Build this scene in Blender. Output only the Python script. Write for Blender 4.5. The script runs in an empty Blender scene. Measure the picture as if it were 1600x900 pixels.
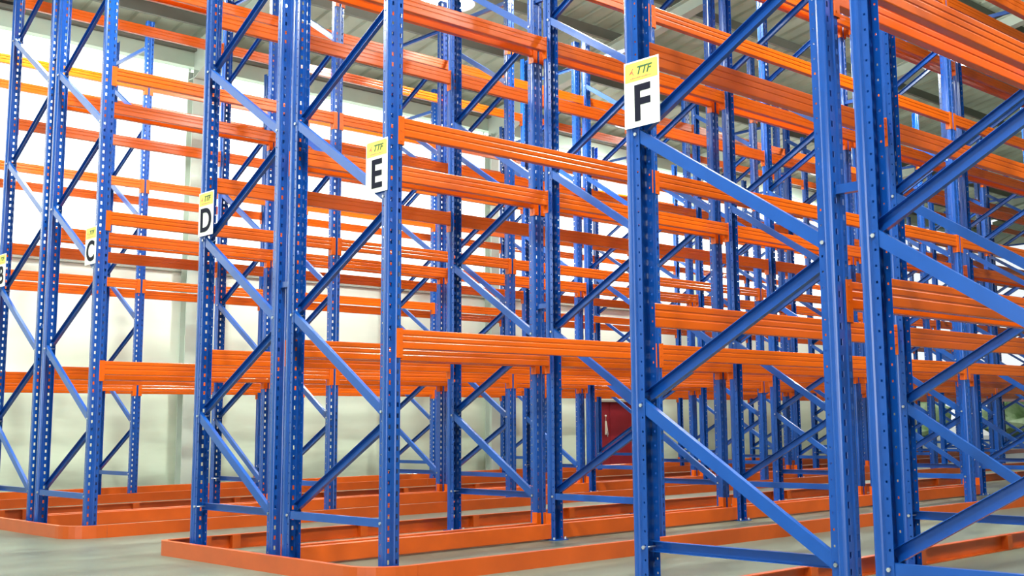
import bpy, bmesh, math, random
from mathutils import Vector, Matrix
random.seed(7)
S = bpy.context.scene
COL = S.collection

# ------------------------------------------------------------------ camera
YAW, PIT, ROL, FPX = 0.80173, 0.13789, -0.010283, 1835.3
SX, SY = 68.65, -43.1
c, s = math.cos, math.sin
fw = Vector((c(YAW)*c(PIT), s(YAW)*c(PIT), s(PIT)))
rt0 = Vector((s(YAW), -c(YAW), 0))
up0 = rt0.cross(fw)
rt = rt0*c(ROL) + up0*s(ROL)
up = up0*c(ROL) - rt0*s(ROL)
cd = bpy.data.cameras.new('camera'); cam = bpy.data.objects.new('camera', cd); COL.objects.link(cam)
cam.matrix_world = Matrix(((rt.x, up.x, -fw.x, -4.3413), (rt.y, up.y, -fw.y, -5.9955), (rt.z, up.z, -fw.z, 0.9421), (0, 0, 0, 1)))
cd.sensor_width = 36; cd.lens = FPX*36/1600
cd.shift_x = -SX/1600; cd.shift_y = SY/1600
cd.clip_start = 0.05; cd.clip_end = 500
S.camera = cam

# ------------------------------------------------------------------ view, world
S.view_settings.view_transform = 'Standard'; S.view_settings.look = 'None'
S.view_settings.gamma = 1; S.view_settings.use_curve_mapping = False
S.view_settings.exposure = -0.14
w = bpy.data.worlds.new('daylight'); S.world = w; w.use_nodes = True
bg = w.node_tree.nodes['Background']; bg.inputs[0].default_value = (0.93, 0.98, 1.0, 1); bg.inputs[1].default_value = 1.1

# large unseen area light added behind the camera as front fill
dl = bpy.data.lights.new('front_fill', 'AREA'); dl.shape = 'RECTANGLE'; dl.size = 9.0; dl.size_y = 5.0; dl.energy = 820; dl.color = (0.93, 0.98, 1.0)
do = bpy.data.objects.new('front_fill', dl); COL.objects.link(do); do.location = (-13.9, -4.0, 2.7); do.rotation_euler = (math.radians(90), 0, math.radians(-90))
LAMP_W = 320.0        # watts of each high bay lamp
LAMPS = [(5.75, 6.6), (0.8, 7.9), (2.0, -5.6), (-5.0, -5.0), (-5.0, 7.9), (-0.6, 3.3), (6.0, 3.3), (5.0, -1.07), (-1.6, -1.2), (14.0, 3.3), (13.0, 9.6), (20.0, 9.6), (-2.5, -7.5), (7.0, -6.2)]  # first lamp hangs in view; the others are unseen, added as fill light

# ------------------------------------------------------------------ materials
def mat(name, col, rough=0.5, metal=0.0, noise=0.0, nscale=6.0, bump=0.0, emit=None, estr=0, spec=0.5, coat=0.0, col2=None):
    m = bpy.data.materials.new(name); m.use_nodes = True
    nt = m.node_tree; b = nt.nodes['Principled BSDF']
    b.inputs['Base Color'].default_value = (*col, 1); b.inputs['Roughness'].default_value = rough
    b.inputs['Metallic'].default_value = metal; b.inputs['Specular IOR Level'].default_value = spec
    b.inputs['Coat Weight'].default_value = coat; b.inputs['Coat Roughness'].default_value = 0.12
    tc = nt.nodes.new('ShaderNodeTexCoord')
    if noise > 0 or col2:
        n = nt.nodes.new('ShaderNodeTexNoise'); n.inputs['Scale'].default_value = nscale; n.inputs['Detail'].default_value = 5
        nt.links.new(tc.outputs['Object'], n.inputs['Vector'])
        r = nt.nodes.new('ShaderNodeValToRGB')
        r.color_ramp.elements[0].position = 0.3; r.color_ramp.elements[1].position = 0.7
        a = col2 if col2 else tuple(x*(1-noise) for x in col)
        r.color_ramp.elements[0].color = (*a, 1); r.color_ramp.elements[1].color = (*col, 1)
        nt.links.new(n.outputs['Fac'], r.inputs[0]); nt.links.new(r.outputs[0], b.inputs['Base Color'])
    if bump > 0:
        n2 = nt.nodes.new('ShaderNodeTexNoise'); n2.inputs['Scale'].default_value = nscale*6; n2.inputs['Detail'].default_value = 4
        nt.links.new(tc.outputs['Object'], n2.inputs['Vector'])
        bp = nt.nodes.new('ShaderNodeBump'); bp.inputs['Strength'].default_value = bump; bp.inputs['Distance'].default_value = 0.01
        nt.links.new(n2.outputs['Fac'], bp.inputs['Height']); nt.links.new(bp.outputs[0], b.inputs['Normal'])
    if emit:
        b.inputs['Emission Color'].default_value = (*emit, 1); b.inputs['Emission Strength'].default_value = estr
    return m

BLUE = mat('blue_paint', (0.004, 0.068, 0.34), 0.24, noise=0.12, nscale=9, bump=0.02, coat=0.35)
BLUEB = mat('blue_brace_paint', (0.005, 0.078, 0.37), 0.3, noise=0.12, nscale=9, bump=0.04, coat=0.2)
ORANGE = mat('orange_paint', (0.66, 0.104, 0.001), 0.27, noise=0.05, nscale=3, coat=0.18)
RAILP = mat('orange_rail_paint', (0.58, 0.088, 0.004), 0.38, noise=0.15, nscale=5, coat=0.2)
ZINC = mat('zinc_bolt', (0.62, 0.66, 0.68), 0.35, metal=0.8)
SIGNW = mat('sign_white', (0.86, 0.88, 0.80), 0.45, noise=0.03)
SIGNY = mat('sign_yellow', (0.86, 0.74, 0.10), 0.5)
SIGNK = mat('sign_black', (0.006, 0.007, 0.02), 0.75, spec=0.15)
SIGNG = mat('sign_logo_green', (0.05, 0.13, 0.07), 0.7, spec=0.15)
SIGNR = mat('sign_logo_red', (0.80, 0.16, 0.10), 0.5)
REDDOOR = mat('red_door_paint', (0.27, 0.012, 0.02), 0.5, noise=0.15, nscale=2)
GREYST = mat('grey_green_steel', (0.52, 0.60, 0.52), 0.55, noise=0.12, nscale=3)
PURL = mat('purlin_steel', (0.17, 0.18, 0.15), 0.6, noise=0.15, nscale=3)
ALU = mat('lamp_aluminium', (0.75, 0.77, 0.77), 0.35, metal=0.7)
BULB = mat('lamp_glass', (1, 1, 1), 0.3, emit=(0.95, 1.0, 0.97), estr=130)
PAPER = mat('paper_tag', (0.85, 0.85, 0.72), 0.7)
PIPE = mat('pipe_grey', (0.12, 0.13, 0.12), 0.5)
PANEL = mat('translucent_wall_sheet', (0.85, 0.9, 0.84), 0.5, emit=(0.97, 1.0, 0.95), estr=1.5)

def floor_mat():
    m = bpy.data.materials.new('polished_concrete'); m.use_nodes = True
    nt = m.node_tree; b = nt.nodes['Principled BSDF']; L = nt.links.new
    tc = nt.nodes.new('ShaderNodeTexCoord')
    mp = nt.nodes.new('ShaderNodeMapping'); mp.inputs['Scale'].default_value = (0.35, 1.3, 1); L(tc.outputs['Object'], mp.inputs['Vector'])
    n = nt.nodes.new('ShaderNodeTexNoise'); n.inputs['Scale'].default_value = 1.3; n.inputs['Detail'].default_value = 9; n.inputs['Roughness'].default_value = 0.62
    L(mp.outputs[0], n.inputs['Vector'])
    r = nt.nodes.new('ShaderNodeValToRGB'); e = r.color_ramp.elements
    e[0].position = 0.33; e[0].color = (0.07, 0.078, 0.056, 1); e[1].position = 0.68; e[1].color = (0.145, 0.168, 0.122, 1)
    L(n.outputs['Fac'], r.inputs[0])
    n2 = nt.nodes.new('ShaderNodeTexNoise'); n2.inputs['Scale'].default_value = 2.6; n2.inputs['Detail'].default_value = 3
    L(tc.outputs['Object'], n2.inputs['Vector'])
    r2 = nt.nodes.new('ShaderNodeValToRGB'); r2.color_ramp.elements[0].position = 0.70; r2.color_ramp.elements[1].position = 0.76
    L(n2.outputs['Fac'], r2.inputs[0])
    mx = nt.nodes.new('ShaderNodeMixRGB'); mx.inputs['Color2'].default_value = (0.30, 0.32, 0.25, 1)
    L(r2.outputs[0], mx.inputs['Fac']); L(r.outputs[0], mx.inputs['Color1']); L(mx.outputs[0], b.inputs['Base Color'])
    r3 = nt.nodes.new('ShaderNodeMapRange'); r3.inputs['To Min'].default_value = 0.28; r3.inputs['To Max'].default_value = 0.55
    L(n.outputs['Fac'], r3.inputs['Value']); L(r3.outputs[0], b.inputs['Roughness'])
    return m

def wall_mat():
    m = bpy.data.materials.new('mottled_white_plaster'); m.use_nodes = True
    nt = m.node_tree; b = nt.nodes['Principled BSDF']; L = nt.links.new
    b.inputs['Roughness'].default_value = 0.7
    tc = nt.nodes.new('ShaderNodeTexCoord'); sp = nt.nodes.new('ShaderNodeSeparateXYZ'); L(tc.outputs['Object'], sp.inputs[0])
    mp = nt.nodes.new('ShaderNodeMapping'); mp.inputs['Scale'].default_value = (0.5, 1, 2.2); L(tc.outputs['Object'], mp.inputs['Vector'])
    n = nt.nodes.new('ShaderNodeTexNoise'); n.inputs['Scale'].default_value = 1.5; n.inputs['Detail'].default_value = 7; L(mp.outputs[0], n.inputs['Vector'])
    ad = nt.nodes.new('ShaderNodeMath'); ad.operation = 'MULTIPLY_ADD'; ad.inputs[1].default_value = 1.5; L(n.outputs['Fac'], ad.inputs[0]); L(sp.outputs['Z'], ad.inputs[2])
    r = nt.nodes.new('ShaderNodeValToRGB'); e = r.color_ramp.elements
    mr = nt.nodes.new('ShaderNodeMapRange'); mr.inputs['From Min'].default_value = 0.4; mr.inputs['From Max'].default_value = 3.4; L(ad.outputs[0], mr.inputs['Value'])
    e[0].position = 0.0; e[0].color = (0.30, 0.34, 0.26, 1); e[1].position = 1.0; e[1].color = (0.86, 0.95, 0.84, 1)  # plaster turns darker and greyer green towards the floor, uneven by noise
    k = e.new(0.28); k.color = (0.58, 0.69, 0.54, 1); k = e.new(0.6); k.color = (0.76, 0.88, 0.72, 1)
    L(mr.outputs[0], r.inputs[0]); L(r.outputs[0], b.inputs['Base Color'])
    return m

def roof_mat():
    m = bpy.data.materials.new('roof_sheet_foil'); m.use_nodes = True
    nt = m.node_tree; b = nt.nodes['Principled BSDF']; L = nt.links.new
    b.inputs['Roughness'].default_value = 0.45; b.inputs['Metallic'].default_value = 0.1
    tc = nt.nodes.new('ShaderNodeTexCoord')
    n = nt.nodes.new('ShaderNodeTexNoise'); n.inputs['Scale'].default_value = 1.1; n.inputs['Detail'].default_value = 6; L(tc.outputs['Object'], n.inputs['Vector'])
    r = nt.nodes.new('ShaderNodeValToRGB'); e = r.color_ramp.elements
    e[0].position = 0.3; e[0].color = (0.42, 0.45, 0.36, 1); e[1].position = 0.7; e[1].color = (0.62, 0.67, 0.55, 1)
    L(n.outputs['Fac'], r.inputs[0]); L(r.outputs[0], b.inputs['Base Color'])
    n2 = nt.nodes.new('ShaderNodeTexNoise'); n2.inputs['Scale'].default_value = 5; L(tc.outputs['Object'], n2.inputs['Vector'])
    bp = nt.nodes.new('ShaderNodeBump'); bp.inputs['Strength'].default_value = 0.35; bp.inputs['Distance'].default_value = 0.03
    L(n2.outputs['Fac'], bp.inputs['Height']); L(bp.outputs[0], b.inputs['Normal'])
    return m
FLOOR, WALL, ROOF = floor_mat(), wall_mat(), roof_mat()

# ------------------------------------------------------------------ helpers
def link(name, me, parent=None, loc=None, rot=None):
    o = bpy.data.objects.new(name, me); COL.objects.link(o)
    if parent: o.parent = parent
    if loc is not None: o.location = loc
    if rot is not None: o.rotation_euler = rot
    return o
def mesh(name, bm, *mats, smooth=False):
    bmesh.ops.recalc_face_normals(bm, faces=bm.faces[:])
    me = bpy.data.meshes.new(name); bm.to_mesh(me); bm.free()
    for m in mats: me.materials.append(m)
    if smooth:
        for p in me.polygons: p.use_smooth = True
    return me
def tag(o, label, cat, group=None, kind=None):
    o['label'] = label; o['category'] = cat
    if group: o['group'] = group
    o['kind'] = kind or 'thing'
    return o
def struct(o): o['kind'] = 'structure'; return o
def box(bm, x0, x1, y0, y1, z0, z1, mi=0, M=None):
    v = [bm.verts.new(p) for p in ((x0,y0,z0),(x1,y0,z0),(x1,y1,z0),(x0,y1,z0),(x0,y0,z1),(x1,y0,z1),(x1,y1,z1),(x0,y1,z1))]
    if M: 
        for q in v: q.co = M @ q.co
    for f in ((3,2,1,0),(4,5,6,7),(0,1,5,4),(1,2,6,5),(2,3,7,6),(3,0,4,7)):
        fc = bm.faces.new([v[i] for i in f]); fc.material_index = mi
def cyl(bm, p, axis, r, h, n=10, mi=0):
    a = Vector(axis).normalized(); q = a.to_track_quat('Z', 'Y'); p = Vector(p)
    A = [bm.verts.new(p + q @ Vector((r*math.cos(2*math.pi*i/n), r*math.sin(2*math.pi*i/n), 0))) for i in range(n)]
    B = [bm.verts.new(v.co + a*h) for v in A]
    for i in range(n):
        f = bm.faces.new((A[i], A[(i+1)%n], B[(i+1)%n], B[i])); f.material_index = mi
    bm.faces.new(A[::-1]).material_index = mi; bm.faces.new(B).material_index = mi
def prism(bm, prof, M0, M1, mi=0, cap=True):
    """closed profile swept between two matrices"""
    A = [bm.verts.new(M0 @ Vector((a, b, 0))) for a, b in prof]; B = [bm.verts.new(M1 @ Vector((a, b, 0))) for a, b in prof]
    n = len(prof)
    for i in range(n):
        bm.faces.new((A[i], A[(i+1)%n], B[(i+1)%n], B[i])).material_index = mi
    if cap:
        bm.faces.new(A[::-1]).material_index = mi; bm.faces.new(B).material_index = mi

# ------------------------------------------------------------------ layout (metres)
P = 2.474      # frame pitch along a row
D = 1.0635     # bolt line to bolt line inside one frame
G = 0.245      # back to back gap between bolt lines
A = 2.144      # aisle between bolt lines
T = 2*D + G + A
PAN = 0.675; Z0 = 0.35; TOP = 6.45; PIT_ = 0.0675
LEV = [0.130, 1.535, 2.89, 4.24, 5.595]
OUT = 0.062    # bolt line to outer face of an upright
ROW_B = {'E': 0.0, 'D': D+G, 'C': T-0.1, 'B': T-0.1+D+G, 'A': 2*T, 'G': -T, 'F': -T+D+G}  # y of the near (b) post line of each row
COUNT = {'A': 13, 'B': 11, 'C': 10, 'D': 7, 'E': 6, 'F': 3, 'G': 2}   # frames per row
ROWNAME = {'A': 'the wall-side rack row', 'B': 'rack row B', 'C': 'rack row C', 'D': 'rack row D', 'E': 'rack row E', 'F': 'rack row F', 'G': 'the unsigned row behind F'}
ORD = ['first', 'second', 'third', 'fourth', 'fifth', 'sixth', 'seventh', 'eighth', 'ninth', 'tenth', 'eleventh', 'twelfth', 'thirteenth']
EVEN_A = {'A', 'C', 'E', 'G'}      # rows whose even bracing nodes sit on the far post

# ------------------------------------------------------------------ building shell
WY = 11.0; XE = 31.0; XW = -14.0; YR = -16.0
def roof_z(y): return 6.85 + 0.19*(WY - y)
bm = bmesh.new(); box(bm, XW, XE+30, YR-8, WY+26, -0.2, 0.0); struct(link('floor', mesh('floor', bm, FLOOR)))
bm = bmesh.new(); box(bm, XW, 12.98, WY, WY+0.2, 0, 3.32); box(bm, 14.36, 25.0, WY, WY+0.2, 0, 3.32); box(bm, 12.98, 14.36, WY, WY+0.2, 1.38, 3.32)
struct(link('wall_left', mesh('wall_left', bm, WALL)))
# ledge over the plaster wall
bm = bmesh.new(); box(bm, XW, 25.0, WY-0.05, WY+0.2, 3.322, 3.47); struct(link('trim_1', mesh('trim_1', bm, mat('ledge', (0.42,0.44,0.37), 0.7, noise=0.2, nscale=1.5))))
# eave beam and gutter
bm = bmesh.new(); box(bm, XW, XE, WY-0.06, WY+0.2, 6.6, 6.84); struct(link('trim_2', mesh('trim_2', bm, mat('eave_cladding', (0.50,0.64,0.52), 0.6, noise=0.1, nscale=2))))
bm = bmesh.new(); box(bm, XW, XE, WY-0.16, WY+0.2, 6.843, 6.90); box(bm, XW, XE, WY-0.12, WY+0.2, 6.96, 7.02); struct(link('trim_3', mesh('trim_3', bm, PURL)))
bm = bmesh.new(); box(bm, XW, XE, WY+0.0, WY+0.2, 7.023, 7.08); struct(link('trim_4', mesh('trim_4', bm, GREYST)))
# translucent daylight sheets of the upper wall, one bay each
cols = [-8.05, -2.0, 4.1, 10.25, 16.35, 22.4, 28.5]
nw = 0
for a, b in [(XW, -8.05)] + list(zip(cols[:-2], cols[1:-1])) + [(22.4, 25.0)]:
    nw += 1
    bm = bmesh.new(); x = a + 0.02; st = []
    n = max(2, int((b-a)/0.19)); dx = (b-a-0.04)/n
    vs = []
    for i in range(n+1):
        yy = WY + 0.08 + (0.018 if i % 2 else 0.0)
        vs.append((bm.verts.new((x+i*dx, yy, 3.472)), bm.verts.new((x+i*dx, yy, 6.598))))
    for i in range(n): bm.faces.new((vs[i][0], vs[i+1][0], vs[i+1][1], vs[i][1]))
    r = bmesh.ops.solidify(bm, geom=bm.faces[:], thickness=0.012)
    struct(link('window_%d' % nw, mesh('window_%d' % nw, bm, PANEL)))
# roof sheet: ribbed, ribs run up the slope
bm = bmesh.new(); x = XW; prev = None
while x < XE:
    for dx, dz in ((0.0, 0.0), (0.26, 0.0), (0.285, 0.035), (0.33, 0.035)):
        X = x + dx
        cur = (bm.verts.new((X, WY+0.2, roof_z(WY+0.2)+0.25+dz)), bm.verts.new((X, YR, roof_z(YR)+0.25+dz)))
        if prev: bm.faces.new((prev[0], cur[0], cur[1], prev[1]))
        prev = cur
    x += 0.355
r = bmesh.ops.solidify(bm, geom=bm.faces[:], thickness=-0.01)
struct(link('ceiling', mesh('ceiling', bm, ROOF)))
nt_ = 5
y = WY - 0.75
while y > YR:
    bm = bmesh.new(); z = roof_z(y) + 0.235
    box(bm, XW, XE, y-0.003, y+0.003, z-0.2, z); box(bm, XW, XE, y-0.06, y, z-0.2, z-0.194); box(bm, XW, XE, y, y+0.06, z-0.006, z)
    struct(link('trim_%d' % nt_, mesh('purlin', bm, PURL))); nt_ += 1
    y -= 1.35
for X in cols + [XE]:
    # column (H section) and tapered rafter with haunch
    bm = bmesh.new()
    box(bm, X-0.1, X+0.1, WY-0.26, WY-0.248, 0, 6.5); box(bm, X-0.1, X+0.1, WY-0.082, WY-0.07, 0, 6.5); box(bm, X-0.006, X+0.006, WY-0.248, WY-0.082, 0, 6.5)
    box(bm, X-0.14, X+0.14, WY-0.28, WY-0.065, 0.0, 0.012)
    struct(link('trim_%d' % nt_, mesh('column', bm, GREYST))); nt_ += 1
    bm = bmesh.new()
    def bot(y):
        d = WY - 0.3 - y
        return max(6.36 + 0.0*d, min(6.36 + 0.42*d, roof_z(y) - 0.22)) if d < 3.2 else roof_z(y) - 0.22
    pts = [WY-0.07, WY-0.3, WY-0.9, WY-1.5, WY-2.1, WY-2.7, WY-3.3, 4, 0, -5, -10, YR]
    up_ = [(yy, roof_z(yy)+0.03) for yy in pts]; dn = [(yy, bot(yy)) for yy in pts]
    for (half, a0, a1) in ((0.1, 0, 0.012), (0.006, 0.012, None), (0.1, None, 0.012)):
        for i in range(len(pts)-1):
            y0, y1 = pts[i], pts[i+1]
            if a0 == 0: q = [(y0, dn[i][1]), (y1, dn[i+1][1]), (y1, dn[i+1][1]+a1), (y0, dn[i][1]+a1)]
            elif a0 is None: q = [(y0, up_[i][1]-a1), (y1, up_[i+1][1]-a1), (y1, up_[i+1][1]), (y0, up_[i][1])]
            else: q = [(y0, dn[i][1]+a0), (y1, dn[i+1][1]+a0), (y1, up_[i+1][1]-a0), (y0, up_[i][1]-a0)]
            va = [bm.verts.new((X-half, *p)) for p in q]; vb = [bm.verts.new((X+half, *p)) for p in q]
            bm.faces.new(va[::-1]); bm.faces.new(vb)
            for k in range(4): bm.faces.new((va[k], va[(k+1)%4], vb[(k+1)%4], vb[k]))
    struct(link('trim_%d' % nt_, mesh('rafter', bm, GREYST))); nt_ += 1
# far gable: cladding above the open end
bm = bmesh.new()
pts = [(WY-0.3, 6.3), (YR, 6.3), (YR, roof_z(YR)+0.24), (WY-0.3, roof_z(WY)+0.24)]
va = [bm.verts.new((XE, *p)) for p in pts]; vb = [bm.verts.new((XE+0.15, *p)) for p in pts]
bm.faces.new(va); bm.faces.new(vb[::-1])
for k in range(4): bm.faces.new((va[k], va[(k+1)%4], vb[(k+1)%4], vb[k]))
struct(link('wall_far', mesh('wall_far', bm, mat('gable_cladding', (0.60, 0.66, 0.54), 0.6, noise=0.06, nscale=1))))
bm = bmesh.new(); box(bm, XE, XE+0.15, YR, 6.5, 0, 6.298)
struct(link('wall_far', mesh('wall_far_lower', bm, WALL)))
bm = bmesh.new()
for yy in (6.4, 8.9): box(bm, XE-0.1, XE+0.1, yy-0.1, yy+0.1, 0, 6.3)
struct(link('trim_%d' % nt_, mesh('far_posts', bm, GREYST))); nt_ += 1
# back wall with an opening added for the front fill, and the long right wall, both behind the camera
WP = mat('plain_plaster', (0.62, 0.66, 0.58), 0.8, noise=0.1, nscale=1.0)
bm = bmesh.new()
box(bm, XW-0.2, XW, YR, -8.5, 0, 12.3); box(bm, XW-0.2, XW, 0.5, WY+0.2, 0, 7.0); box(bm, XW-0.2, XW, -8.5, 0.5, 5.2, 9.0)
struct(link('wall_back', mesh('wall_back', bm, WP)))
bm = bmesh.new(); box(bm, XW-0.2, XE, YR-0.2, YR, 0, 12.3); struct(link('wall_right', mesh('wall_right', bm, WP)))
# red double door in the plaster wall
bm = bmesh.new(); box(bm, 12.985, 14.355, WY+0.03, WY+0.08, 0.0, 1.375)
box(bm, 13.66, 13.675, WY+0.022, WY+0.03, 0.02, 1.36)
door = struct(link('door_1', mesh('door_1', bm, REDDOOR)))
bm = bmesh.new()
box(bm, 12.94, 12.985, WY-0.012, WY+0.1, 0, 1.42); box(bm, 14.355, 14.40, WY-0.012, WY+0.1, 0, 1.42); box(bm, 12.985, 14.355, WY-0.012, WY+0.1, 1.376, 1.42)
link('door_frame', mesh('door_frame', bm, mat('door_frame_paint', (0.5,0.48,0.38), 0.6)), door)
bm = bmesh.new(); cyl(bm, (13.54, WY+0.03, 0.72), (0,-1,0), 0.012, 0.05); cyl(bm, (13.54, WY-0.01, 0.66), (0,0,1), 0.01, 0.12)
link('door_handle', mesh('door_handle', bm, ZINC), door)
bm = bmesh.new()
va = [(13.50, 0.98), (13.545, 0.98), (13.60, 0.70), (13.49, 0.70)]
f = [bm.verts.new((a, WY+0.018, b)) for a, b in va]; g_ = [bm.verts.new((a, WY+0.020, b)) for a, b in va]
bm.faces.new(f); bm.faces.new(g_[::-1])
for k in range(4): bm.faces.new((f[k], f[(k+1)%4], g_[(k+1)%4], g_[k]))
cyl(bm, (13.52, WY+0.03, 1.09), (0,-1,0), 0.02, 0.02)
box(bm, 13.517, 13.523, WY+0.014, WY+0.018, 0.98, 1.09)
tag(link('paper_tag', mesh('paper_tag', bm, PAPER)), 'white paper tag hanging on the dark red door in the far left wall', 'tag')

# ------------------------------------------------------------------ outdoors beyond the open corner
bm = bmesh.new(); box(bm, XE+30.0, 140, -60, 90, -0.25, -0.05); box(bm, XW, XE+30, WY+26, 90, -0.25, -0.05)
struct(link('floor_outside', mesh('floor_outside', bm, mat('pale_yard', (0.7, 0.7, 0.64), 0.8, noise=0.2, nscale=0.3))))
GRN = mat('hedge_green', (0.50, 0.62, 0.38), 0.8, nscale=1.5, col2=(0.14, 0.26, 0.08))
def bush(x, y, r, h, label, seed):
    rd = random.Random(seed); bm = bmesh.new()
    bmesh.ops.create_icosphere(bm, subdivisions=4, radius=1)
    ph = [(rd.uniform(2, 9), rd.uniform(2, 9), rd.uniform(2, 9), rd.uniform(0, 6)) for _ in range(7)]
    for v in bm.verts:
        q = v.co.copy(); k = 1 + sum(math.sin(q.x*a+d)*math.sin(q.y*b+d)*math.sin(q.z*c_+d)*0.12 for a, b, c_, d in ph) + rd.uniform(-.04, .04)
        v.co = Vector((q.x*r*k, q.y*r*0.7*k, max(0, (q.z+0.75)*0.57*h*k)))
    tag(link('bush', mesh('bush', bm, GRN), loc=(x, y, -0.05)), label, 'bush', 'green bushes outside the open corner')
for i, (x, y, r, h, lb) in enumerate([(44, 22, 3.2, 2.6, 'low round green bush outside, nearest the end of the left wall'), (50, 17.5, 3.6, 3.4, 'taller green bush outside the open corner, in the middle'),
        (56, 11, 4.0, 3.0, 'wide green bush outside the open corner, rightmost of the three')]): bush(x, y, r, h, lb, i)
bm = bmesh.new()
box(bm, -2.4, 2.4, -1.1, 1.1, 0.55, 2.5); box(bm, 2.45, 3.9, -1.0, 1.0, 0.5, 1.9)
for xx in (-1.6, 3.0):
    for yy in (-1.0, 0.82): cyl(bm, (xx, yy, 0.42), (0,1,0), 0.42, 0.2, 16)
bmesh.ops.bevel(bm, geom=[e for e in bm.edges if e.calc_length() > 1.5], offset=0.12, segments=2, affect='EDGES')
tag(link('box_truck', mesh('box_truck', bm, mat('truck_paint', (0.36, 0.37, 0.32), 0.5)), loc=(31.5, 15.2, 0.0), rot=(0, 0, 0.5)), 'small grey beige box truck parked outside beyond the end of the left wall', 'truck')

# pipes on the gable
bm = bmesh.new()
cyl(bm, (XE-0.12, 8.2, 6.4), (0, 0, 1), 0.035, 1.1); cyl(bm, (XE-0.12, 10.2, 5.9), (0, -1, 0.22), 0.03, 2.05)
tag(link('wall_pipe', mesh('wall_pipe', bm, PIPE)), 'dark bent pipe fixed high on the pale far gable wall', 'pipe')

# ------------------------------------------------------------------ high bay lamps
def lathe(bm, prof, n=28, mi=0):
    rings = [[bm.verts.new((r*math.cos(2*math.pi*i/n), r*math.sin(2*math.pi*i/n), z)) for i in range(n)] for r, z in prof]
    for a, b in zip(rings, rings[1:]):
        for i in range(n): bm.faces.new((a[i], a[(i+1)%n], b[(i+1)%n], b[i])).material_index = mi
bm = bmesh.new(); lathe(bm, [(0.06, 0.30), (0.12, 0.27), (0.2, 0.16), (0.27, 0.04), (0.31, 0.0), (0.30, -0.005), (0.26, 0.035), (0.19, 0.15), (0.11, 0.255), (0.055, 0.285)])
ME_REF = mesh('reflector', bm, ALU, smooth=True)
for q in (ME_REF,): q.transform(Matrix.Diagonal((1.3, 1.3, 1, 1)))
bm = bmesh.new(); cyl(bm, (0,0,0.28), (0,0,1), 0.085, 0.2, 20); ME_HOUS = mesh('housing', bm, ALU)
bm = bmesh.new(); lathe(bm, [(0.0001, -0.045), (0.1, -0.04), (0.2, -0.02), (0.262, 0.012), (0.262, 0.02), (0.0001, 0.02)]); ME_BULB = mesh('lens', bm, BULB, smooth=True); ME_BULB.transform(Matrix.Diagonal((1.3, 1.3, 1, 1)))
for i, (x, y) in enumerate(LAMPS):
    z = 6.88 if i == 0 else 6.95
    r = bpy.data.objects.new('high_bay_lamp', None); COL.objects.link(r); r.location = (x, y, z)
    tag(r, 'glaring round high bay lamp at the top centre, hung over rows B and C' if i == 0 else
            'unseen round aluminium high bay lamp under the roof, added as fill light', 'lamp', 'high bay lamps')
    link('reflector', ME_REF, r); h = link('housing', ME_HOUS, r); link('lens', ME_BULB, r)
    bm = bmesh.new(); cyl(bm, (0,0,0.48), (0,0,1), 0.012, roof_z(y)+0.245-z-0.48, 8); link('hanging_rod', mesh('hanging_rod', bm, ALU), r)
    ld = bpy.data.lights.new('lamp_light', 'AREA'); ld.shape = 'DISK'; ld.size = 0.5; ld.energy = LAMP_W; ld.color = (0.96, 1.0, 0.91); ld.spread = math.radians(165)
    lo = bpy.data.objects.new('lamp_light', ld); COL.objects.link(lo); lo.parent = r; lo.location = (0, 0, -0.09)
    lu = bpy.data.lights.new('roof_fill', 'POINT'); lu.energy = 110; lu.shadow_soft_size = 0.09; lu.color = (0.97, 1, 0.94)  # point light added beside the housing to brighten the roof
    lv = bpy.data.objects.new('roof_fill', lu); COL.objects.link(lv); lv.parent = r; lv.location = (0.2, 0, 0.46)

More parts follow.
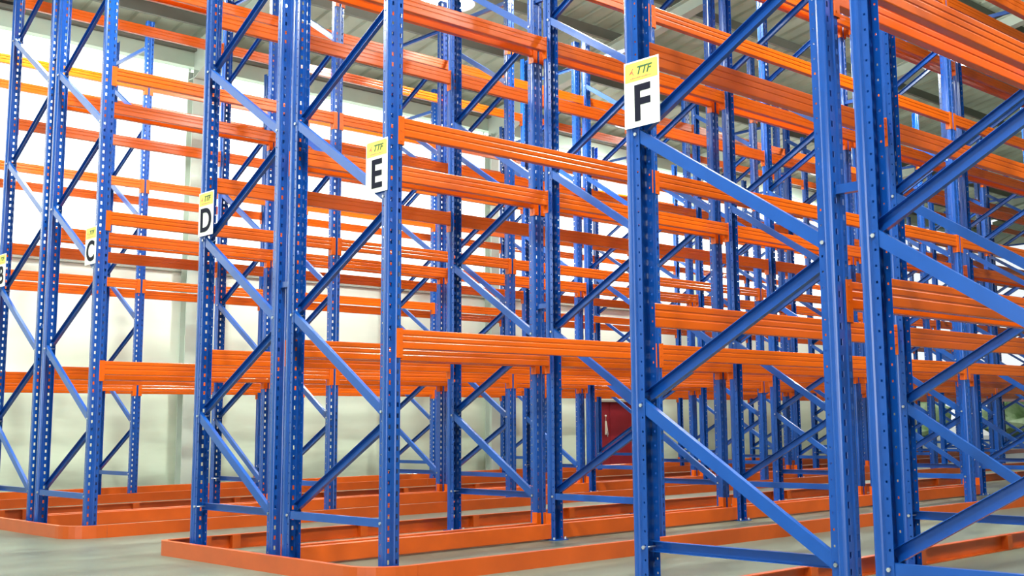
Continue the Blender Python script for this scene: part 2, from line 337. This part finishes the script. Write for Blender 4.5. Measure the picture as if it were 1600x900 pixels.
# ------------------------------------------------------------------ upright: perforated omega section
def upright_mesh2():
    me = bpy.data.meshes.new('upright'); V = []; F = []
    half = [(0.012, 0.006, None), (0.017, 0.0, None), (0.0445, 0.0, 'slot'), (0.049, 0.0015, None), (0.0525, 0.0055, None), (0.0545, 0.011, None), (0.0557, 0.019, None), (0.0562, 0.028, None), (0.0557, 0.037, None), (0.0535, 0.045, None), (0.045, 0.052, None), (0.045, 0.084, 'dot')]
    prof = []
    for k in range(len(half)-1, -1, -1): prof.append((-half[k][0], half[k][1], half[k+1][2] if k+1 < len(half) else None))
    prof += half
    th = 0.0024
    pts = [Vector(p[:2]) for p in prof]
    seg = [(pts[i+1]-pts[i]).normalized() for i in range(len(pts)-1)]
    nrm = []
    for i in range(len(pts)):
        ds = [seg[j] for j in (i-1, i) if 0 <= j < len(seg)]
        n = sum(([Vector((-d.y, d.x)) for d in ds]), Vector((0, 0))); n.normalize()
        n /= max(0.5, n.dot(Vector((-ds[0].y, ds[0].x)))); nrm.append(n)
    nz = int(TOP/PIT_)
    def P3(i, t, side, z):
        q = pts[i].lerp(pts[i+1], t) + (nrm[i].lerp(nrm[i+1], t))*(th if side else 0)
        V.append((q.x, q.y-OUT, z)); return len(V)-1
    def quad(i, t0, t1, z0, z1):
        F.append((P3(i,t0,0,z0), P3(i,t1,0,z0), P3(i,t1,0,z1), P3(i,t0,0,z1)))
        F.append((P3(i,t0,1,z1), P3(i,t1,1,z1), P3(i,t1,1,z0), P3(i,t0,1,z0)))
    def rimz(i, t0, t1, z, up):
        a, b, c_, d = P3(i,t0,0,z), P3(i,t1,0,z), P3(i,t1,1,z), P3(i,t0,1,z)
        F.append((a, b, c_, d) if up else (d, c_, b, a))
    def rimt(i, t, z0, z1, up):
        a, b, c_, d = P3(i,t,0,z0), P3(i,t,1,z0), P3(i,t,1,z1), P3(i,t,0,z1)
        F.append((a, b, c_, d) if up else (d, c_, b, a))
    for i in range(len(pts)-1):
        k = prof[i+1][2]; L = (pts[i+1]-pts[i]).length
        rimz(i, 0, 1, 0, False); rimz(i, 0, 1, TOP, True)
        if k is None: quad(i, 0, 1, 0, TOP); continue
        hw, hh = (0.008, 0.0135) if k == 'slot' else (0.0048, 0.005)
        t0, t1 = 0.5-hw/L, 0.5+hw/L
        quad(i, 0, t0, 0, TOP); quad(i, t1, 1, 0, TOP); z = 0
        for j in range(nz):
            zc = (Z0 % PIT_) + PIT_*j + (0.0 if k == 'dot' else 0.5*PIT_)
            if zc + hh > TOP - 0.02: break
            quad(i, t0, t1, z, zc-hh); rimz(i, t0, t1, zc-hh, True); rimz(i, t0, t1, zc+hh, False)
            rimt(i, t0, zc-hh, zc+hh, True); rimt(i, t1, zc-hh, zc+hh, False); z = zc+hh
        quad(i, t0, t1, z, TOP)
    rimt(0, 0, 0, TOP, False); rimt(len(pts)-2, 1, 0, TOP, True)
    me.from_pydata(V, [], F); me.materials.append(BLUE); me.update()
    return me
ME_UP = upright_mesh2()
bm = bmesh.new(); box(bm, -0.075, 0.075, -0.085, 0.055, 0.0, 0.008); box(bm, -0.0415, 0.0415, -0.054, -0.050, 0.008, 0.09)
for xx in (-0.064, 0.064): cyl(bm, (xx, 0.03, 0.008), (0,0,1), 0.009, 0.016, 6, 1)
ME_BASE = mesh('base_plate', bm, BLUE, ZINC)

# braces: C channel with the web to the front (flat) or to the back (open)
def brace_mesh(za, zb, flat, web=0.058, fl=0.028, bolts=True):
    """from far post (y = +D) at height za to near post (y = 0) at height zb"""
    bm = bmesh.new()
    p0 = Vector((0, D, za)); p1 = Vector((0, 0, zb)); d = (p1-p0).normalized()
    p0 -= d*0.018; p1 += d*0.018
    n = Vector((1, 0, 0)).cross(d).normalized(); h = web/2; t = 0.0025
    if flat: x0, x1 = -0.041, -0.041+fl; pr = [(x0,-h),(x1,-h),(x1,-h+t),(x0+t,-h+t),(x0+t,h-t),(x1,h-t),(x1,h),(x0,h)]
    else: x0, x1 = 0.041, 0.041-fl; pr = [(x0,-h),(x0,h),(x1,h),(x1,h-t*1.0),(x0-t,h-t),(x0-t,-h+t),(x1,-h+t),(x1,-h)]
    M = lambda p: Matrix(((1, n.x, d.x, p.x), (0, n.y, d.y, p.y), (0, n.z, d.z, p.z), (0, 0, 0, 1)))
    prism(bm, pr, M(p0), M(p1))
    for yy, zz in ((D, za), (0.0, zb)) if bolts else ():
        for sx in (-1, 1):
            cyl(bm, (sx*0.0475, yy, zz), (sx, 0, 0), 0.0095, 0.008, 6, 1)
        cyl(bm, (-0.0475, yy, zz), (1, 0, 0), 0.0045, 0.095, 6, 1)
    return mesh('brace', bm, BLUEB, ZINC)
RO = 0.05
ME_FALL = brace_mesh(PAN, 0.0, True); ME_RISE = brace_mesh(RO, PAN-RO, False, bolts=False)
ME_FOOT_FLAT = brace_mesh(0, 0, True, 0.05); ME_FOOT_OPEN = brace_mesh(0, 0, False, 0.05)

def frame(row, i):
    yb = ROW_B[row]
    r = bpy.data.objects.new('upright_frame', None); COL.objects.link(r); r.location = (i*P, yb, 0)
    where = ', %s frame back from the open end' % ORD[i] if i else ', foremost frame at the open end'
    tag(r, 'blue upright frame of %s%s' % (ROWNAME[row], where), 'rack frame', 'blue upright frames of ' + ROWNAME[row])
    for y, rz in ((0, 0), (D, math.pi)):
        u = link('upright', ME_UP, r, (0, y, 0.0085), (0, 0, rz)); link('base_plate', ME_BASE, u, (0, 0, -0.0085))
    even_a = row in EVEN_A
    link('foot_strut', ME_FOOT_FLAT if even_a else ME_FOOT_OPEN, r, (0, 0, Z0))
    for k in range(8):
        lower_far = (k % 2 == 0) == even_a        # lower node on the far post: brace rises towards the near post
        link('diagonal_brace', ME_RISE if lower_far else ME_FALL, r, (0, 0, Z0 + PAN*k))
    link('top_strut', ME_FOOT_FLAT if even_a else ME_FOOT_OPEN, r, (0, 0, Z0 + PAN*8.5))
    return r
for row in 'EFDGCBA':
    for i in range(COUNT[row]):
        if row == 'A' and i == 0: pass
        frame(row, i)

# ------------------------------------------------------------------ pallet beams
BL = P - 2*0.0608
def _face(x, sg):
    q = [(0, -0.005)]
    for g0 in (-0.030, -0.066): q += [(0, g0), (0.0032, g0-0.005), (0.0032, g0-0.009), (0, g0-0.014)]
    q += [(0, -0.115)]
    return [(x + sg*a, b) for a, b in q]
PROF = _face(0.0, 1) + [(0.0015, -0.119), (0.005, -0.12), (0.045, -0.12), (0.0485, -0.119)] + _face(0.05, -1)[::-1] + [(0.0485, -0.001), (0.045, 0.0), (0.005, 0.0), (0.0015, -0.001)]
def beam_bm(prof=None):
    bm = bmesh.new()
    M0 = Matrix(((0,0,1,0.0608),(1,0,0,-OUT),(0,1,0,0),(0,0,0,1))); M1 = M0.copy(); M1[0][3] += BL
    prism(bm, prof or PROF, M0, M1); return bm
def conn_bm(end, ground=False, bm=None, off=0):
    bm = bm or bmesh.new(); sg = 1 if end == 0 else -1; X = off
    z0, z1 = (-0.118, 0.085) if ground else (-0.182, 0.009)
    def bx(xa, xb, *r): box(bm, X+min(sg*xa, sg*xb), X+max(sg*xa, sg*xb), *r)
    bx(0.0575, 0.0608, -OUT-0.0065, -OUT+0.052, z0, z1)          # plate beside the upright
    bx(0.014, 0.0575, -OUT-0.0065, -OUT-0.0030, z0+0.004, z1-0.004)      # return over the slots
    for k in range(3): 
        zz = z1-0.03-k*PIT_*0.98
        cyl(bm, (X+sg*0.0365, -OUT-0.0065, zz), (0, -1, 0), 0.006, 0.0025, 8)
        bx(0.0608, 0.063, -OUT+0.018, -OUT+0.03, zz-0.012, zz+0.012)
    return bm
PLAIN = [(0.0, -0.004), (0.004, 0.0), (0.046, 0.0), (0.05, -0.004), (0.05, -0.116), (0.046, -0.12), (0.004, -0.12), (0.0, -0.116)]
ME_BEAM = mesh('pallet_beam', beam_bm(), ORANGE); ME_BEAM0 = mesh('pallet_beam', beam_bm(PLAIN), RAILP)
ME_CONN = {(e, g): mesh('beam_connector', conn_bm(e, g), ORANGE) for e in (0, 1) for g in (False, True)}
def beam_full_bm(g):
    bm = beam_bm(PLAIN if g else None); conn_bm(0, g, bm); conn_bm(1, g, bm, P); return bm
ME_FULL = {g: mesh('pallet_beam', beam_full_bm(g), RAILP if g else ORANGE) for g in (False, True)}
LEVN = ['floor level', 'level one', 'level two', 'level three', 'level four']
def beam(row, face, i, li):
    near = face == 'near'
    y = ROW_B[row] + (0 if near else D); g = li == 0
    x = i*P if near else (i+1)*P
    simple = row == 'A' or i >= 6
    o = link('pallet_beam', ME_FULL[g] if simple else (ME_BEAM0 if g else ME_BEAM), None, (x, y, LEV[li]), (0, 0, 0 if near else math.pi))
    if not simple:
        link('beam_connector', ME_CONN[(0, g)], o); link('beam_connector', ME_CONN[(1, g)], o, (P, 0, 0))
    tag(o, 'orange beam at %s, %s face of %s, %s bay' % (LEVN[li], 'right' if near else 'left', ROWNAME[row], ORD[i]), 'beam', 'orange beams of ' + ROWNAME[row])
NB = {'A': (11, 9), 'B': (10, 9), 'C': (9, 8), 'D': (6, 5), 'E': (5, 5), 'F': (2, 1), 'G': (1, 1)}   # bays on the left and right faces
for row in 'EFDGCBA':
    for fi, face in enumerate(('far', 'near')):
        for i in range(NB[row][fi]):
            for li in range(1, 5):
                if li == 4 and row in 'EDFG' and i < 1: continue
                beam(row, face, i, li)
# floor level beams on the back to back faces
for row, face, n in (('E', 'far', 4), ('D', 'near', 4), ('C', 'far', 6), ('B', 'near', 6), ('A', 'far', 8), ('F', 'near', 1), ('G', 'far', 1)):
    for i in range(n): beam(row, face, i, 0)
# the remotest bays of the wall-side rows, a few pixels each, as one object
bm = bmesh.new()
for row, face, i0, i1 in (('A', 'far', 11, 12), ('A', 'near', 9, 12), ('B', 'near', 9, 10), ('C', 'near', 8, 9), ('E', 'far', 5, 5), ('D', 'near', 5, 6)):
    for i in range(i0, i1):
        for li in range(1, 5):
            y = ROW_B[row] + (0 if face == 'near' else D)
            M = Matrix.Translation((i*P if face == 'near' else (i+1)*P, y, LEV[li])) @ Matrix.Rotation(0 if face == 'near' else math.pi, 4, 'Z')
            t = bmesh.new(); t.from_mesh(ME_FULL[False]); t.transform(M)
            me = bpy.data.meshes.new('tmp'); t.to_mesh(me); t.free(); bm.from_mesh(me); bpy.data.meshes.remove(me)
tag(link('pallet_beam', mesh('distant_beams', bm, ORANGE)), 'distant orange beams of the wall-side rows at the far right end, seen only as thin strips', 'beam', kind='stuff')

# ------------------------------------------------------------------ row spacers between back to back frames
bm = bmesh.new(); gp = G - 2*OUT
box(bm, -0.03, 0.03, 0, 0.004, -0.022, 0.022); box(bm, -0.03, 0.03, gp-0.004, gp, -0.022, 0.022); box(bm, -0.03, -0.0265, 0.004, gp-0.004, -0.02, 0.02); box(bm, -0.0265, 0.005, 0.004, gp-0.004, -0.02, -0.0165)
cyl(bm, (0.012, 0.004, 0), (0,1,0), 0.012, 0.010, 6, 1); cyl(bm, (0.012, gp-0.014, 0), (0,1,0), 0.012, 0.010, 6, 1)
ME_SP = mesh('row_spacer', bm, BLUE, ZINC)
for (r1, r2, n) in (('E', 'D', 6), ('C', 'B', 6), ('G', 'F', 2)):
    for i in range(n):
        for q, z in enumerate((1.925, 4.625)):
            tag(link('row_spacer', ME_SP, None, (i*P, ROW_B[r1]+D+OUT, z)), 'small blue row spacer joining rows %s, %s, %s pair of frames' % ({'ED': 'D and E', 'CB': 'B and C', 'GF': 'F and its neighbour'}[r1+r2], 'lower' if q == 0 else 'upper', ORD[i]), 'bracket', 'blue row spacers')

# ------------------------------------------------------------------ floor guide rails
RH = 0.108
def rail_section(side):
    # profile (outward n, z): web at the aisle side, flanges turned in
    t = 0.006
    return [(0,0),(0,RH),(-0.045,RH),(-0.045,RH-t),(-t,RH-t),(-t,t),(-0.055,t),(-0.055,0)]
def sweep(bm, path, prof):
    """path: list of (x, y), outward normal is to the right of travel"""
    n = len(path); rings = []
    for i, (x, y) in enumerate(path):
        d0 = Vector(path[i]) - Vector(path[i-1]) if i else Vector(path[1]) - Vector(path[0])
        d1 = Vector(path[i+1]) - Vector(path[i]) if i < n-1 else d0
        d0.normalize(); d1.normalize(); d = (d0+d1).normalized(); nn = Vector((d.y, -d.x)); k = 1/max(0.5, d.dot(d0))
        rings.append([bm.verts.new((x+nn.x*a*k, y+nn.y*a*k, z)) for a, z in prof])
    m = len(prof)
    for a, b in zip(rings, rings[1:]):
        for j in range(m): bm.faces.new((a[j], a[(j+1)%m], b[(j+1)%m], b[j]))
    bm.faces.new(rings[0][::-1]); bm.faces.new(rings[-1])
def stub(bm, x, y, sg):     # little gusset plate welded inside the channel
    box(bm, x-0.035, x+0.035, min(y, y+sg*0.05), max(y, y+sg*0.05), 0.0062, RH-0.0062)
def rail(path, label, stubs=()):
    bm = bmesh.new(); sweep(bm, path, rail_section(1))
    r = link('guide_rail', mesh('guide_rail', bm, RAILP)); tag(r, label, 'guide rail', 'orange floor guide rails')
    for (x, y, sg) in stubs:
        b2 = bmesh.new(); stub(b2, x, y, sg); link('gusset', mesh('gusset', b2, RAILP), r)
    return r
def arc(cx, cy, r, a0, a1, n=8): return [(cx+r*math.cos(math.radians(a0+(a1-a0)*k/n)), cy+r*math.sin(math.radians(a0+(a1-a0)*k/n))) for k in range(n+1)]
XR = -0.245
def block(ynear, yfar, name, n, rn=0.3, rf=0.1, gap=0.0):
    """ynear < yfar: outer guide faces of a back to back block"""
    xj = XR + max(rn, rf) + 0.03
    path = [(xj, yfar)] + arc(XR+rf, yfar-rf, rf, 90, 180) + arc(XR+rn, ynear+rn, rn, 180, 270) + [(xj, ynear)]
    path = [p for i, p in enumerate(path) if i == 0 or (Vector(p)-Vector(path[i-1])).length > 0.004]
    # outward normal on the right of travel when walking from far side round the front: reverse for correct side
    rail(path, 'orange end rail wrapping the open end of rows %s at floor level' % name)
    seg = 3*P
    for q in range(n):
        x0 = xj + 0.003 + q*seg; x1 = x0 + seg - 0.006
        rail([(x0, ynear), (x1, ynear)], 'orange floor guide rail on the right side of rows %s, %s length' % (name, ORD[q]), [(x0+0.6+k*1.237, ynear+0.006, 1) for k in range(6)])
        x0 = xj + 0.003 + q*seg; x1 = x0 + seg - 0.006
        rail([(x1, yfar), (x0, yfar)], 'orange floor guide rail on the left side of rows %s, %s length' % (name, ORD[q]), [(x0+(0.05, 0.30, 1.5, 2.75, 4.0, 5.25, 6.5)[k], yfar-0.006, -1) for k in range(7)])
block(-0.2, 2*D+G+0.2, 'D and E', 2)
block(T-0.3, T+2*D+G+0.1, 'B and C', 3, rn=0.3, rf=0.2)
block(-T-0.2, -T+2*D+G+0.2, 'F and its neighbour', 1)
seg = 3*P
for q in range(4):
    x0 = -0.25 + q*seg
    rail([(x0, 2*T-0.2), (x0+seg-0.006, 2*T-0.2)], 'orange floor guide rail along the wall-side rack row, %s length' % ORD[q])
    rail([(x0+seg-0.006, 2*T+D+0.2), (x0, 2*T+D+0.2)], 'orange rail behind the wall-side rack row by the wall, %s length' % ORD[q])

# ------------------------------------------------------------------ row signs
def text_mesh(ch, size, mtl, bold=0.0, shear=0.0, ext=0.0008):
    cu = bpy.data.curves.new('t', 'FONT'); cu.body = ch; cu.size = size; cu.extrude = ext; cu.offset = bold; cu.shear = shear; cu.align_x = 'CENTER'; cu.resolution_u = 6
    ob = bpy.data.objects.new('t', cu); COL.objects.link(ob)
    bpy.context.view_layer.update()
    me = bpy.data.meshes.new_from_object(ob.evaluated_get(bpy.context.evaluated_depsgraph_get()))
    bpy.data.objects.remove(ob); me.materials.clear(); me.materials.append(mtl); return me
ME_TTF = text_mesh('TTF', 0.058, SIGNG, 0.0012, 0.35)
for row, near in (('B', False), ('C', True), ('D', False), ('E', True), ('F', False)):
    W_, H_ = 0.232, 0.342
    yb = ROW_B[row]
    yl = yb + D + 0.058 if not near else yb + 0.176      # image-left edge (larger y)
    yc = yl - W_/2; zc = 2.577
    r = bpy.data.objects.new('row_sign', None); COL.objects.link(r); r.location = (-0.0625, yc, zc)
    r.rotation_euler = (0, 0, 0)
    tag(r, 'white and yellow row sign with black letter %s on the blue end frame' % row, 'sign', 'lettered row signs')
    bm = bmesh.new(); box(bm, 0, 0.003, -W_/2, W_/2, -H_/2, H_/2)
    p = link('plate', mesh('plate', bm, SIGNW), r)
    bm = bmesh.new(); box(bm, -0.0006, 0, -W_/2+0.008, W_/2-0.008, H_/2-0.105, H_/2-0.008); link('yellow_band', mesh('yellow_band', bm, SIGNY), p)
    bm = bmesh.new()
    for yy in (-W_/2+0.012, W_/2-0.012):
        for zz in (-H_/2+0.012, H_/2-0.012): cyl(bm, (0, yy, zz), (-1, 0, 0), 0.004, 0.002, 8)
    link('rivets', mesh('rivets', bm, ZINC), p)
    R = (math.pi/2, 0, -math.pi/2)
    link('letter', text_mesh(row, 0.255, SIGNK, 0.0065), r, (-0.0009, 0.0, -H_/2+0.036), R)
    link('logo', ME_TTF, r, (-0.0013, -0.012, H_/2-0.072), R)
    # red flame-like mark and the small red line under the logo
    bm = bmesh.new()
    for k, (yy, zz, a, l) in enumerate(((0.062, -0.05, 0.5, 0.03), (0.072, -0.058, 0.9, 0.02), (0.056, -0.062, -0.4, 0.022))):
        M = Matrix.Translation((-0.0009, yy, H_/2+zz)) @ Matrix.Rotation(a, 4, 'X'); box(bm, -0.0005, 0.0002, -0.003, 0.003, -l/2, l/2, 0, M)
    link('logo_mark', mesh('logo_mark', bm, SIGNR), r)
    bm = bmesh.new(); x = -0.066; rr = random.Random(4)
    while x < 0.066:
        l = rr.uniform(0.005, 0.011); box(bm, -0.0013, -0.0006, x, x+l, H_/2-0.092, H_/2-0.092+rr.uniform(0.004, 0.007)); x += l + 0.0028
    link('logo_tagline', mesh('logo_tagline', bm, SIGNR), r)
